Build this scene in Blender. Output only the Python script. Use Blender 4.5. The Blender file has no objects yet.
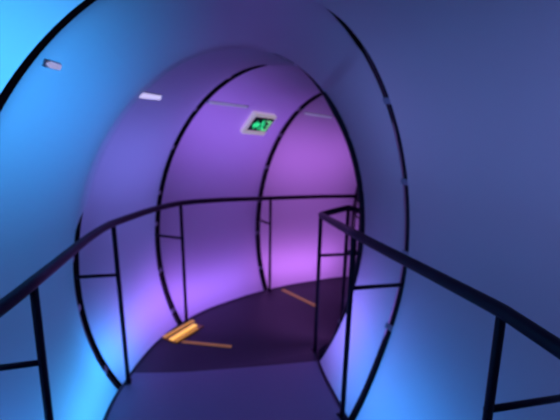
import bpy, bmesh, math, random
from math import sin, cos, pi, radians, sqrt
from mathutils import Vector, Matrix

# ---------------------------------------------------------------- tunnel geometry
EYE = 1.636                                   # camera height over the landing
# ring: x, y, floor z, heading (direction of travel = (sin h, cos h))
RINGS = {
 -3: (0.760, -1.910, 0.000, -0.30),
 -2: (0.480, -1.000, 0.000, -0.30),
 -1: (0.200, -0.090, 0.000, -0.30),
  0: (-0.081, 0.821, 0.000, -0.25),
  1: (-0.225, 1.511, -0.007, -0.487),
  2: (-0.351, 2.441, -0.152, -0.290),
  3: (-0.144, 2.967, -0.198, 0.180),
  4: (0.352, 3.559, -0.357, 0.813),
  5: (1.150, 4.030, -0.464, 1.30),
  6: (1.980, 4.080, -0.564, 1.65),
  7: (2.800, 3.920, -0.664, 1.90),
}
LO, HI = -3, 7
W = 0.658            # centre line of the handrail posts
DECK = W + 0.022
H = 1.05             # handrail
HS = 0.766           # stub height
A, B_UP, B_LO, CZ = 0.958, 1.313, 1.319, 0.826
LEAN, EOFF, SHEAR, EX = 0.042, 0.05, 0.052, 1.956
WAIST = 0.12         # stretched membrane draws in between the hoops
STRAIGHT = 0.85      # the skin is pulled nearly straight from ring to ring

def _chord(i):
    a, b = RINGS[i], RINGS[i + 1]
    return math.hypot(b[0] - a[0], b[1] - a[1])

def _tangent(i):
    hs = [math.atan2(RINGS[k + 1][0] - RINGS[k][0], RINGS[k + 1][1] - RINGS[k][1]) for k in (i - 1, i) if LO <= k < HI]
    return sum(hs) / len(hs)

def frame(s, straight=0.0):
    """centre line at parameter s (ring number): position, heading, z"""
    i = min(max(int(math.floor(s)), LO), HI - 1)
    t = s - i
    a, b = RINGS[i], RINGS[i + 1]
    la = _chord(i) if i == LO else .5 * (_chord(i) + _chord(i - 1))
    lb = _chord(i) if i + 1 == HI else .5 * (_chord(i) + _chord(i + 1))
    h00, h10 = 2*t**3 - 3*t**2 + 1, t**3 - 2*t**2 + t
    h01, h11 = -2*t**3 + 3*t**2, t**3 - t**2
    ta, tb = _tangent(i), _tangent(i + 1)
    x = h00*a[0] + h10*la*sin(ta) + h01*b[0] + h11*lb*sin(tb)
    y = h00*a[1] + h10*la*cos(ta) + h01*b[1] + h11*lb*cos(tb)
    za = 0 if i <= 1 else .5*(RINGS[i + 1][2] - RINGS[i - 1][2])
    zb = 0 if i <= 0 else .5*(RINGS[min(i + 2, HI)][2] - RINGS[i][2])
    z = a[2] + (b[2] - a[2]) * t if i <= 1 else h00*a[2] + h10*za + h01*b[2] + h11*zb
    th = a[3] + (b[3] - a[3]) * t
    return x, y, z, th

def widen(s):
    t = min(max(1.0 - s, 0.0), 1.0)
    return .065*t*t*(3 - 2*t)

def deck_pt(s, u, z=0.0):
    u *= 1 + widen(s)/W
    x, y, fz, th = frame(s)
    return Vector((x + u*cos(th), y - u*sin(th), fz + z))

def prof(ang, off=0.0):
    """ring profile; ang measured from the crown, + to the right"""
    sx, cx = sin(ang), cos(ang)
    k = 2.0 / EX
    b = B_UP if cx > 0 else B_LO
    u = (A + off) * math.copysign(abs(sx)**k, sx)
    v = (b + off) * math.copysign(abs(cx)**k, cx)
    return u + EOFF + SHEAR * v, v + CZ

def ring_frame_pt(fr, u, v):
    x, y, z, th = fr
    return Vector((x + u*cos(th) + v*sin(LEAN)*sin(th), y - u*sin(th) + v*sin(LEAN)*cos(th), z + v*cos(LEAN)))

def swell(s, ang):
    """the large near hoop is a little wider than the others"""
    k = max(0.0, 1 - abs(s - 1))
    m = min(max((cos(ang) + .5)/.5, 0.0), 1.0)
    return .038 * k * m*m*(3 - 2*m)

def ring_pt(s, ang, off=0.0):
    u, v = prof(ang, off + swell(s, ang))
    return ring_frame_pt(frame(s), u, v)

def skin_pt(s, ang, off=0.0):
    i = min(max(int(math.floor(s)), LO), HI - 1)
    t = s - i
    c = cos(ang)
    k = min(max((c + .62) / .75, 0.0), 1.0); k = k*k*(3 - 2*k)         # hardly any waist at walkway height
    u0, v0 = prof(ang, 0)
    pa, pb = ring_frame_pt(frame(float(i)), u0, v0), ring_frame_pt(frame(float(i + 1)), u0, v0)
    waist = WAIST * k * min((pb - pa).length, 1.0) * 4*t*(1 - t)
    if sin(ang) > 0 and c < .8: waist *= .35
    elif sin(ang) > 0: waist *= 1 - .65*min(1, sin(ang)/.6)
    wd = widen(s) + swell(s, ang)
    if i == 1 and sin(ang) > 0 and c < .8: waist = 0.0
    u, v = prof(ang, off - waist + wd)
    p = ring_frame_pt(frame(s), u, v)
    q = ring_frame_pt(frame(float(i)), u, v).lerp(ring_frame_pt(frame(float(i + 1)), u, v), t)
    return p.lerp(q, STRAIGHT)
# ---END GEOM---

C = bpy.context.scene.collection

# ---------------------------------------------------------------- materials
def mat(name, col, rough=.5, spec=.5, metal=0.0, emit=None, estr=0.0, noise=0.0, nscale=40, bump=0.0):
    m = bpy.data.materials.new(name); m.use_nodes = True
    nt = m.node_tree; b = nt.nodes['Principled BSDF']
    b.inputs['Base Color'].default_value = (*col, 1)
    b.inputs['Roughness'].default_value = rough
    b.inputs['Specular IOR Level'].default_value = spec
    b.inputs['Metallic'].default_value = metal
    if emit:
        b.inputs['Emission Color'].default_value = (*emit, 1)
        b.inputs['Emission Strength'].default_value = estr
    if noise or bump:
        tc = nt.nodes.new('ShaderNodeTexCoord')
        n = nt.nodes.new('ShaderNodeTexNoise'); n.inputs['Scale'].default_value = nscale
        n.inputs['Detail'].default_value = 4
        nt.links.new(tc.outputs['Object'], n.inputs['Vector'])
        if noise:
            mx = nt.nodes.new('ShaderNodeMix'); mx.data_type = 'RGBA'
            mx.inputs['A'].default_value = (*[c*(1-noise) for c in col], 1)
            mx.inputs['B'].default_value = (*[min(1, c*(1+noise)) for c in col], 1)
            nt.links.new(n.outputs['Fac'], mx.inputs['Factor'])
            nt.links.new(mx.outputs['Result'], b.inputs['Base Color'])
        if bump:
            bp = nt.nodes.new('ShaderNodeBump'); bp.inputs['Strength'].default_value = bump
            bp.inputs['Distance'].default_value = .01
            nt.links.new(n.outputs['Fac'], bp.inputs['Height'])
            nt.links.new(bp.outputs['Normal'], b.inputs['Normal'])
    return m

M_FAB = mat('white_membrane', (.50, .50, .52), .5, .2, noise=.02, nscale=3)
def membrane():
    m = M_FAB.copy(); m.name = 'backlit_membrane'; nt = m.node_tree
    b = nt.nodes['Principled BSDF']; out = nt.nodes['Material Output']
    t = nt.nodes.new('ShaderNodeBsdfTranslucent'); t.inputs['Color'].default_value = (.82, .82, .84, 1)
    mx = nt.nodes.new('ShaderNodeMixShader'); mx.inputs['Fac'].default_value = .45
    nt.links.new(b.outputs[0], mx.inputs[1]); nt.links.new(t.outputs[0], mx.inputs[2])
    nt.links.new(mx.outputs[0], out.inputs['Surface'])
    return m
M_SKIN = membrane()
M_STEEL = mat('dark_painted_steel', (.018, .007, .020), .45, .22, noise=.15, nscale=60)
M_RING = mat('black_ring_steel', (.008, .004, .012), .5, .3, noise=.15, nscale=60)
M_CLIP = mat('pale_clip', (.42, .38, .46), .5, .3, noise=.05)
M_DECK_A = mat('landing_vinyl', (.23, .19, .29), .45, .5, noise=.08, nscale=90, bump=.03)
M_DECK_B = mat('ramp_vinyl', (.056, .036, .058), .5, .35, noise=.10, nscale=90, bump=.03)
M_EDGE = mat('deck_edge_trim', (.02, .012, .03), .5, .3, noise=.1)
M_WHITE = mat('sign_housing', (.86, .80, .80), .4, .4, noise=.01, emit=(1, .82, .88), estr=.30)  # emission added to brighten the housing, which is no lamp itself
M_GRN_D = mat('sign_dark_green', (.006, .03, .02), .4, .4, noise=.05)
M_GRN = mat('sign_lit_green', (.02, .3, .12), .5, .2, emit=(.03, .66, .25), estr=1.2, noise=.05)
M_GRN2 = mat('sign_pale_green', (.1, .4, .2), .5, .2, emit=(.20, .72, .32), estr=1.0, noise=.05)
M_AMB = mat('amber_trail', (.6, .3, .05), .4, .3, emit=(1, .50, .10), estr=1.1, noise=.05)
M_AMB2 = mat('amber_trail_soft', (.5, .25, .05), .4, .3, emit=(1, .42, .07), estr=.42, noise=.05)
M_AMBD = mat('amber_streak_dim', (.35, .17, .08), .4, .3, emit=(1, .36, .08), estr=.17, noise=.05)
M_BRASS = mat('brass_plate', (.35, .20, .05), .35, .5, metal=.8, noise=.1)
M_GLOW = mat('pale_streak', (.8, .8, .85), .4, .3, emit=(.70, .62, 1.0), estr=.62, noise=.02)

# ---------------------------------------------------------------- mesh helpers
def link(name, bm, m, parent=None, smooth=True):
    me = bpy.data.meshes.new(name); bm.normal_update(); bm.to_mesh(me); bm.free()
    me.materials.append(m)
    if smooth:
        for p in me.polygons: p.use_smooth = True
    o = bpy.data.objects.new(name, me); C.objects.link(o)
    if parent: o.parent = parent
    return o

def tag(o, label=None, cat=None, group=None, kind=None):
    if label: o['label'] = label
    if cat: o['category'] = cat
    if group: o['group'] = group
    if kind: o['kind'] = kind
    return o

def empty(name, loc, label, cat, group=None):
    o = bpy.data.objects.new(name, None); C.objects.link(o); o.location = loc
    o.empty_display_size = .1
    return tag(o, label, cat, group)

def tube(bm, pts, r, n=12, closed=False, cap=True):
    pts = [Vector(p) for p in pts]; N = len(pts); rings = []
    up = Vector((0, 0, 1)); prev = None
    for k in range(N):
        if closed: d = pts[(k+1) % N] - pts[k-1]
        else: d = pts[min(k+1, N-1)] - pts[max(k-1, 0)]
        d.normalize()
        if prev is None:
            a = up if abs(d.z) < .9 else Vector((1, 0, 0))
            e1 = (a - d*a.dot(d)).normalized()
        else:
            e1 = (prev - d*prev.dot(d)).normalized()
        prev = e1; e2 = d.cross(e1)
        rings.append([bm.verts.new(pts[k] + r*(cos(2*pi*j/n)*e1 + sin(2*pi*j/n)*e2)) for j in range(n)])
    for k in range(N if closed else N-1):
        a, b = rings[k], rings[(k+1) % N]
        for j in range(n):
            bm.faces.new((a[j], a[(j+1) % n], b[(j+1) % n], b[j]))
    if cap and not closed:
        bm.faces.new(rings[0][::-1]); bm.faces.new(rings[-1])
    return bm

def box(bm, o, ex, ey, ez, x0, x1, y0, y1, z0, z1):
    vs = [bm.verts.new(o + ex*x + ey*y + ez*z) for z in (z0, z1) for y in (y0, y1) for x in (x0, x1)]
    for f in ((0,2,3,1),(4,5,7,6),(0,1,5,4),(2,6,7,3),(0,4,6,2),(1,3,7,5)):
        bm.faces.new([vs[k] for k in f])
    return bm

def bevel(bm, w, seg=2):
    bmesh.ops.bevel(bm, geom=list(bm.edges), offset=w, segments=seg, affect='EDGES', profile=.5)
    return bm

def poly(bm, o, ex, ey, ez, pts, z0, z1):
    """extruded flat outline in the (ex, ey) plane"""
    a = [bm.verts.new(o + ex*x + ey*y + ez*z1) for x, y in pts]
    b = [bm.verts.new(o + ex*x + ey*y + ez*z0) for x, y in pts]
    bm.faces.new(a); bm.faces.new(b[::-1]); n = len(pts)
    for k in range(n): bm.faces.new((a[k], b[k], b[(k+1) % n], a[(k+1) % n]))
    return bm

def disc(bm, o, ex, ey, ez, cx, cy, r, z0, z1, n=14):
    return poly(bm, o, ex, ey, ez, [(cx + r*cos(2*pi*k/n), cy + r*sin(2*pi*k/n)) for k in range(n)], z0, z1)

# ---------------------------------------------------------------- setting: the membrane skin, split at the crown
GAP = .033
SHOWN = (1, 2, 3, 4, 5)                     # rings seen in the photograph (open gap in the skin)
def lap(i, an):
    def sm(x): x = min(max(x, 0), 1); return x*x*(3 - 2*x)
    a = math.degrees(an)
    if i == 2: return sm((a + 88)/18) * sm((25 - a)/20)
    if i == 1: return sm((a + 12)/10) * sm((42 - a)/25)
    if i == 3: return sm((a + 14)/10) * sm((60 - a)/15)
    return 0.0
def strip_skin(name, a0, a1, n):
    bm = bmesh.new()
    for i in range(LO, HI):
        L = _chord(i)
        lens = [max((ring_pt(float(i), a0 + (a1 - a0)*j/n) - ring_pt(float(i + 1), a0 + (a1 - a0)*j/n)).length, .15) for j in range(n + 1)]
        nxt = [max((ring_pt(float(min(i + 2, HI)), a0 + (a1 - a0)*j/n) - ring_pt(float(i + 1), a0 + (a1 - a0)*j/n)).length, .15) for j in range(n + 1)]
        M = 14; rows = []
        for k in range(M + 1):
            row = []
            for j in range(n + 1):
                an = a0 + (a1 - a0)*j/n; L = lens[j]
                s0 = i + (GAP/L if i in SHOWN else 0); s1 = i + 1 - (GAP/L if i + 1 in SHOWN else 0)
                s = min(s0 + (s1 - s0)*k/M, i + 1 - 1e-6); off = 0.0
                lp = lap(i + 1, an)                       # the nearer sheet laps over this hoop
                if lp > 0:
                    f = max(0.0, (k - M + 3)/3)
                    s += f*lp*2*GAP/L; off = -.012*f*lp
                    if s >= i + 1: s = i + 1 + (s - i - 1)*L/nxt[j] + 1e-6
                row.append(bm.verts.new(skin_pt(s, an, off)))
            rows.append(row)
        for k in range(M):
            for j in range(n):
                bm.faces.new((rows[k][j], rows[k][j+1], rows[k+1][j+1], rows[k+1][j]))
    bmesh.ops.remove_doubles(bm, verts=bm.verts, dist=1e-4)
    o = link(name, bm, M_SKIN)
    o['kind'] = 'structure'
    return o
D = radians
strip_skin('wall_left', D(-176), D(-34), 76)
strip_skin('ceiling', D(-34), D(34), 36)
strip_skin('wall_right', D(34), D(176), 76)

# ---------------------------------------------------------------- floor: flat landing, then the ramp going down
def s_crease(u): return 1.94 - .17*u/W
def deck(name, m, fn0, fn1, n):
    bm = bmesh.new(); NU = 24; top = []; bot = []
    for k in range(n + 1):
        rt, rb = [], []
        for j in range(NU + 1):
            u = -DECK + 2*DECK*j/NU
            s = fn0(u) + (fn1(u) - fn0(u))*k/n
            rt.append(bm.verts.new(deck_pt(s, u, 0))); rb.append(bm.verts.new(deck_pt(s, u, -.05)))
        top.append(rt); bot.append(rb)
    for k in range(n):
        for j in range(NU):
            bm.faces.new((top[k][j], top[k][j+1], top[k+1][j+1], top[k+1][j]))
            bm.faces.new((bot[k][j], bot[k+1][j], bot[k+1][j+1], bot[k][j+1]))
        bm.faces.new((top[k][0], top[k+1][0], bot[k+1][0], bot[k][0]))
        bm.faces.new((top[k][NU], bot[k][NU], bot[k+1][NU], top[k+1][NU]))
    for j in range(NU):
        bm.faces.new((top[0][j], bot[0][j], bot[0][j+1], top[0][j+1]))
        bm.faces.new((top[n][j], top[n][j+1], bot[n][j+1], bot[n][j]))
    o = link(name, bm, m, smooth=False); o['kind'] = 'structure'
    return o
deck('floor', M_DECK_A, lambda u: -2.9, s_crease, 90)
deck('floor', M_DECK_B, s_crease, lambda u: 6.9, 110)
for side, nm in ((-1, 'trim_1'), (1, 'trim_2')):     # dark edge angle along the deck
    bm = bmesh.new(); prev = None
    for k in range(241):
        s = -2.9 + 9.8*k/240
        q = [bm.verts.new(deck_pt(s, side*u, z)) for u, z in ((DECK - .012, .006), (DECK + .006, .006), (DECK + .006, -.06), (DECK - .012, -.06))]
        if prev:
            for j in range(4): bm.faces.new((prev[j], prev[(j+1) % 4], q[(j+1) % 4], q[j]))
        else: bm.faces.new(q)
        prev = q
    bm.faces.new(prev)
    bmesh.ops.recalc_face_normals(bm, faces=bm.faces)
    link(nm, bm, M_EDGE, smooth=False)['kind'] = 'structure'

# ---------------------------------------------------------------- dark tunnel rings with pale clips
RING_LABEL = {
 1: 'large near dark hoop crossing upper left corner and curving down the right wall',
 2: 'dark hoop with bottom left end at the landing edge, second large hoop into the tunnel',
 3: 'dark hoop on purple wall left of the green exit sign, ending at amber floor light',
 4: 'thin dark hoop on purple wall right of the green exit sign',
 5: 'farthest dark hoop, half hidden behind the bend of the right handrail',
}
RING_OFF, RING_R = .024, .025
CLIPS = {1: [-64, -39, -14, 12, 33, 51, 70.5, 88, 106.5, -90, -112],
         2: [-123, -102, -87.5, -70, -52, -35, -17, 0, 18, 36, 54, 72, 90, 104, 118.5],
         3: [-124, -107, -88.5, -76.5, -59, -42.5, -24, -6, 12, 30, 48, 66, 84, 102],
         4: [-118, -100, -83, -66, -48, -31, -13, 5, 23]}
def hoop_off(i, a):
    o = RING_OFF + .10*lap(i, a)
    if i == 2:                                        # this hoop stands proud of the sheet on the inner side of the bend
        d = math.degrees(a); f = min(max((d - 25)/20, 0), 1) * min(max((125 - d)/20, 0), 1)
        o -= .030*f
    return o
for i in (1, 2, 3, 4, 5):
    x, y, z, th = RINGS[i]
    bm = bmesh.new()
    tube(bm, [ring_pt(float(i), -pi + 2*pi*k/160, hoop_off(i, -pi + 2*pi*k/160)) for k in range(160)], RING_R, 10, closed=True)
    r = link('tunnel_hoop', bm, M_RING)
    tag(r, RING_LABEL[i], 'hoop', 'dark hoops of the tunnel')
    fwd = Vector((sin(th), cos(th), 0))
    for a in CLIPS.get(i, []):
        if lap(i, D(a)) > .25: continue
        a = D(a)
        p = ring_pt(float(i), a, 0); t = (ring_pt(float(i), a + .01) - ring_pt(float(i), a - .01)).normalized()
        nrm = t.cross(fwd).normalized()
        if (p - ring_frame_pt(RINGS[i], 0, CZ)).dot(nrm) < 0: nrm = -nrm
        cb = bmesh.new(); box(cb, p, t, fwd, nrm, -.016, .016, -.029, .029, -.005, .005); bevel(cb, .003)
        c = link('clip', cb, M_CLIP, r, smooth=False); c['label'] = 'pale clip bridging the gap over the dark hoop'

# ---------------------------------------------------------------- handrails
def ring_halfwidth(side, z):
    lo, hi = D(20), D(170)
    best = min((abs(prof(side*(lo + (hi-lo)*k/400), RING_OFF)[1] - z), abs(prof(side*(lo + (hi-lo)*k/400), RING_OFF)[0])) for k in range(401))
    return best[1]
RAIL_UP = {(-1, 1): .015, (-1, 2): .045, (-1, 3): .01, (1, 0): .042, (1, 2): .012, (1, 3): .055, (1, 4): .08}
def rail_h(side, s):
    i = math.floor(s); t = s - i
    return H + RAIL_UP.get((side, i), 0)*(1 - t) + RAIL_UP.get((side, i + 1), 0)*t
LEANS = {(-1, 1): .03, (1, 0): .04}          # feet a little outside the rail
ARM_DROP = {(1, 1): -.07, (1, 2): -.03, (-1, 1): .02}
ARM_DIR = {1: Vector((.33, .07, 0)), -1: Vector((-.29, -.03, 0))}
def handrail(side, s0, s1, rings, label):
    root = empty('handrail', deck_pt(2.0, side*W), label, 'handrail', 'handrails along the walkway')
    org = root.location.copy()
    n = 150
    def rail_pt(s):
        i = math.floor(s); t = s - i
        h = rail_h(side, s); p = deck_pt(s, side*W, h); q = deck_pt(float(i), side*W, h).lerp(deck_pt(float(i + 1), side*W, h), t)
        return p.lerp(q, .85 if side > 0 else .35)
    bm = tube(bmesh.new(), [rail_pt(s0 + (s1 - s0)*k/n) - org for k in range(n + 1)], .0215, 14)
    link('rail', bm, M_STEEL, root)
    for i in rings:
        f = float(i)
        b = tube(bmesh.new(), [deck_pt(f, side*(W + LEANS.get((side, i), 0)*(1 - z/H)), z) - org for z in (.004, .3, .6, rail_h(side, f) - .012)], .0138, 12)
        bmesh.ops.translate(b, verts=[], vec=(0, 0, 0))
        p = link('post', b, M_STEEL, root)
        e1 = Vector((cos(RINGS[i][3]), -sin(RINGS[i][3]), 0)); e2 = Vector((sin(RINGS[i][3]), cos(RINGS[i][3]), 0))
        fb = bmesh.new(); box(fb, deck_pt(f, side*(W + LEANS.get((side, i), 0))) - org, e1, e2, Vector((0, 0, 1)), -.019, .019, -.03, .03, .0005, .008); bevel(fb, .002)
        link('foot_plate', fb, M_STEEL, p, smooth=False)
        if i <= 5:
            hw = ring_halfwidth(side, HS)
            q = ring_frame_pt(RINGS[i], side*hw, HS + ARM_DROP.get((side, i), 0))
            if i < 1: q = deck_pt(f, side*W, HS) + ARM_DIR[side]
            sb = tube(bmesh.new(), [deck_pt(f, side*W, HS) - org, q - org], .011, 10)
            link('side_arm', sb, M_STEEL, p)
    return root
handrail(-1, -1.5, 6.5, (-1, 0, 1, 2, 3, 4, 5, 6), 'dark handrail along the left outer edge, sweeping across the purple wall')
handrail(1, -1.5, 6.5, (-1, 0, 1, 2, 3, 4, 5, 6), 'dark handrail along the right inner edge, bending sharply behind the wall')

# ---------------------------------------------------------------- exit sign on the outer wall
def wall_frame(s, ang):
    p = skin_pt(s, ang); ex = (skin_pt(s + .02, ang) - skin_pt(s - .02, ang)).normalized()
    ey = (skin_pt(s, ang + .01) - skin_pt(s, ang - .01)); ey = (ey - ex*ey.dot(ex)).normalized()
    if ey.z < 0: ey = -ey
    ez = ex.cross(ey)
    return p, ex, ey, ez           # ez points into the tunnel
SIGN_S, SIGN_A = 3.50, D(-37.5)
p, ex, ey, ez = wall_frame(SIGN_S, SIGN_A)
ex, ey = ex*cos(.06) + ey*sin(.06), ey*cos(.06) - ex*sin(.06)      # hung a little off the hoop direction
SC = 1.15
sg = empty('exit_sign', p, 'small green emergency exit sign in white housing on the upper purple wall', 'exit sign')
O0 = Vector((0, 0, 0))
sg.scale = (SC, SC, SC)
SW, SH = .118, .098
bm = bmesh.new(); box(bm, O0, ex, ey, ez, -SW, SW, -SH, SH, .004, .046); bevel(bm, .012, 3)
link('housing', bm, M_WHITE, sg)
bm = bmesh.new(); box(bm, O0, ex, ey, ez, -.100, .100, -.050, .078, .0455, .0490); bevel(bm, .001, 1)
pn = link('panel', bm, M_GRN_D, sg, smooth=False); pn['label'] = 'dark green face of the sign'
Z0, Z1 = .0488, .0505
bm = poly(bmesh.new(), O0, ex, ey, ez, [(-.082, .006), (-.048, .046), (-.048, .026), (-.012, .026), (-.012, -.014), (-.048, -.014), (-.048, -.036)], Z0, Z1)
link('arrow', bm, M_GRN, pn, smooth=False)['label'] = 'bright green arrow pointing left'
bm = poly(bmesh.new(), O0, ex, ey, ez, [(.030, -.042), (.084, -.042), (.084, .056), (.030, .056), (.030, .044), (.070, .044), (.070, -.030), (.030, -.030)], Z0, Z1)
link('doorway', bm, M_GRN2, pn, smooth=False)['label'] = 'pale green doorway outline'
bm = bmesh.new()
disc(bm, O0, ex, ey, ez, .004, .047, .010, Z0, Z1)
for pts in ([(.000, .036), (.018, .034), (.030, .000), (.014, -.006)],       # trunk
            [(.014, -.004), (.030, .000), (.016, -.022), (-.004, -.040), (-.012, -.034), (.006, -.016)],   # front leg
            [(.020, -.002), (.031, .000), (.044, -.022), (.060, -.024), (.060, -.034), (.038, -.034)],     # rear leg
            [(.002, .036), (.004, .027), (-.010, .024), (-.010, .032)],
            [(.014, .034), (.022, .028), (.048, .014), (.044, .006)]):
    poly(bm, O0, ex, ey, ez, pts, Z0, Z1)
bmesh.ops.recalc_face_normals(bm, faces=bm.faces)
link('running_figure', bm, M_GRN, pn, smooth=False)['label'] = 'bright green running figure'

# ---------------------------------------------------------------- pale light streaks beside the hoops, shaped as glowing strips
def wall_streak(s, ang, ln, wd, label, strength=1.0, tilt=0.0):
    p, ex, ey, ez = wall_frame(s, ang)
    e1 = (ex*cos(tilt) + ey*sin(tilt)); e2 = ez.cross(e1)
    o = empty('wall_streak', p, label, 'light streak', 'pale light streaks on the wall')
    bm = bmesh.new(); poly(bm, O0, e1, e2, ez, [(0, -wd*.55), (ln*.96, -wd*.5), (ln*.96, wd*.5), (0, wd*.55)], .001, .008)
    bevel(bm, .002, 1); link('streak_base', bm, M_FAB, o, smooth=False)
    bm = bmesh.new(); poly(bm, O0, e1, e2, ez, [(.006, 0), (.022, -wd*.42), (ln*.93, -wd*.34), (ln*.93, wd*.34), (.022, wd*.42)], .0075, .016)
    bevel(bm, .002, 1)
    m = M_GLOW
    if strength != 1.0:
        m = M_GLOW.copy(); m.node_tree.nodes['Principled BSDF'].inputs['Emission Strength'].default_value = .55*strength
    link('lens', bm, m, o, smooth=False)  # glowing strip stands in for a streak of light on the fabric
STREAKS = [(1.05, D(-44), .07, .025, 'faint slim streak of light on blue wall beside the near hoop in upper left', .8, .3),
         (2.02, D(-39), .18, .04, 'bright wedge of light on the lilac wall left of the exit sign', 1.5, .3),
         (3.03, D(-37.5), .36, .024, 'long pale streak of light on the purple wall touching the exit sign', .42, .36),
         (4.05, D(-31), .30, .024, 'long pale streak of light on the purple wall right of the thin far hoop', .36, .36)]
for a in STREAKS: wall_streak(*a)

# ---------------------------------------------------------------- amber floor light; its trail and streaks shaped as glowing bars
def floor_z(x, y):
    best = None
    for k in range(0, 600):
        s = 1 + 5*k/600; fx, fy, fz, th = frame(s)
        d = abs((x-fx)*sin(th) + (y-fy)*cos(th))
        l = abs((x-fx)*cos(th) - (y-fy)*sin(th))
        if l < 1.0 and (best is None or d < best[0]): best = (d, fz)
    return best[1]
def bar(bm, p0, p1, wd, z0, z1, org):
    a = Vector((p0[0], p0[1], floor_z(*p0))); b = Vector((p1[0], p1[1], floor_z(*p1)))
    d = (b - a); L = d.length; d.normalize(); sdir = Vector((d.y, -d.x, 0)).normalized(); up = sdir.cross(d)
    if up.z < 0: up = -up
    return bevel(box(bm, a - org, d, sdir, up, 0, L, -wd/2, wd/2, z0, z1), .002, 1)
o0 = Vector((-.79, 2.90, floor_z(-.79, 2.90)))
fl = empty('floor_light', o0, 'bright amber floor light and its light trail at the left walkway edge below the hoop', 'floor light')
bm = bar(bmesh.new(), (-.85, 2.76), (-.69, 3.05), .15, .0005, .010, o0)
link('housing', bm, M_BRASS, fl, smooth=False)
for (a, b, wd, m) in (((-.905, 2.80), (-.735, 3.10), .035, M_AMB2), ((-.84, 2.765), (-.70, 3.02), .042, M_AMB), ((-.795, 2.745), (-.67, 2.96), .022, M_AMB2)):
    link('lens', bar(bmesh.new(), a, b, wd, .0095, .018, o0), m, fl, smooth=False)  # bars give the smeared trail of the amber light a shape
def strip(a, b, wd, m, label):
    o = Vector((a[0], a[1], floor_z(*a)))
    ob = link('amber_streak', bar(bmesh.new(), a, b, wd, .0005, .006, o), m, smooth=False)  # thin glowing bar stands in for an amber light streak
    ob.location = o
    tag(ob, label, 'light strip', 'amber light streaks across the walkway')
strip((-.75, 2.76), (-.355, 2.70), .03, M_AMBD, 'thin amber streak of light across the dark floor starting at the bright floor light')
strip((.04, 4.10), (.39, 3.74), .045, M_AMBD, 'dim amber streak of light on the far floor at the bend')

# ---------------------------------------------------------------- coloured floods outside the membrane: inferred backlights and added fill
BLUE, SKY, LILAC, PURP, PINK, DUSK = (.04, .30, 1.0), (.05, .42, 1.0), (.22, .22, 1.0), (.36, .15, .97), (.54, .17, .90), (.25, .30, .95)  # DUSK is for unseen fill added to grey the walls
def flood(s, ang, off, col, watt, lng=.5, wid=.5):
    l = bpy.data.lights.new('flood', 'AREA'); l.shape = 'RECTANGLE'; l.size = lng; l.size_y = wid; l.color = col; l.energy = watt; l.spread = D(140)
    o = bpy.data.objects.new('flood', l); C.objects.link(o)
    a = skin_pt(s, D(ang), off); b = skin_pt(s, D(ang), 0)
    ez = (a - b).normalized(); ex = skin_pt(s + .05, D(ang), off) - skin_pt(s - .05, D(ang), off)
    ex = (ex - ez*ex.dot(ez)).normalized(); ey = ez.cross(ex)
    o.location = a; o.rotation_euler = Matrix((ex, ey, ez)).transposed().to_euler()
FLOODS = [
 # near left wall
 (-1.2, -70, .8, BLUE, 3), (.0, -50, .8, BLUE, 4.5), (.65, -50, .62, SKY, 9), (.5, -85, .9, DUSK, 2.0), (1.4, -52, .6, BLUE, 3), (.8, -116, .5, BLUE, 5.5, .8, .2), (1.65, -122, .35, SKY, 4, .6, .2),
 # second bay turns from blue to purple
 (2.15, -118, .35, BLUE, 4.0, .4, .2), (2.7, -114, .45, PURP, 4.5, .6, .2), (2.45, -62, .7, LILAC, 4.0),
 # purple bays
 (3.4, -118, .42, PURP, 6.5, 1.2, .2), (3.45, -50, .9, PURP, 9.5, 1, .6), (4.4, -116, .5, PINK, 8.5, 1.2, .3), (4.4, -60, .9, PINK, 9.5, 1, .6), (5.5, -100, .8, PINK, 6),
 # right wall
 (-.6, 100, .8, DUSK, 1.5), (.6, 122, .5, BLUE, 4.2, .7, .2), (1.0, 120, .4, BLUE, 1.2), (1.55, 116, .4, LILAC, 4), (2.5, 116, .4, PURP, 2), (-.3, 60, .9, DUSK, 3), (.8, 60, .9, DUSK, 2.2),
 # crown, unseen fill added to tint the ceiling purple
 (1.4, 0, .9, PURP, 1.0),
]
for f in FLOODS: flood(*f)

# ---------------------------------------------------------------- world, camera
w = bpy.data.worlds.new('dark'); bpy.context.scene.world = w; w.use_nodes = True
w.node_tree.nodes['Background'].inputs['Color'].default_value = (.002, .002, .006, 1)
w.node_tree.nodes['Background'].inputs['Strength'].default_value = .5

cam = bpy.data.cameras.new('camera'); co = bpy.data.objects.new('camera', cam); C.objects.link(co)
co.location = (0, 0, EYE)
pt, ro = -.2588, .0156
cam.sensor_fit = 'HORIZONTAL'; cam.sensor_width = 36; cam.lens = 36*399.85/560
cam.clip_start = .02
cam.dof.use_dof = True; cam.dof.focus_distance = .55; cam.dof.aperture_fstop = 5.0     # the photograph is soft: focus lies in front of everything
from mathutils import Matrix
F = Vector((0, cos(pt), sin(pt))); U = Vector((0, -sin(pt), cos(pt))); X = Vector((1, 0, 0))
X2 = cos(ro)*X + sin(ro)*U; U2 = -sin(ro)*X + cos(ro)*U
co.rotation_euler = Matrix((X2, U2, -F)).transposed().to_euler()
bpy.context.scene.camera = co

vs = bpy.context.scene.view_settings
vs.view_transform = 'Standard'; vs.look = 'None'; vs.gamma = 1; vs.use_curve_mapping = False
vs.exposure = 0.0
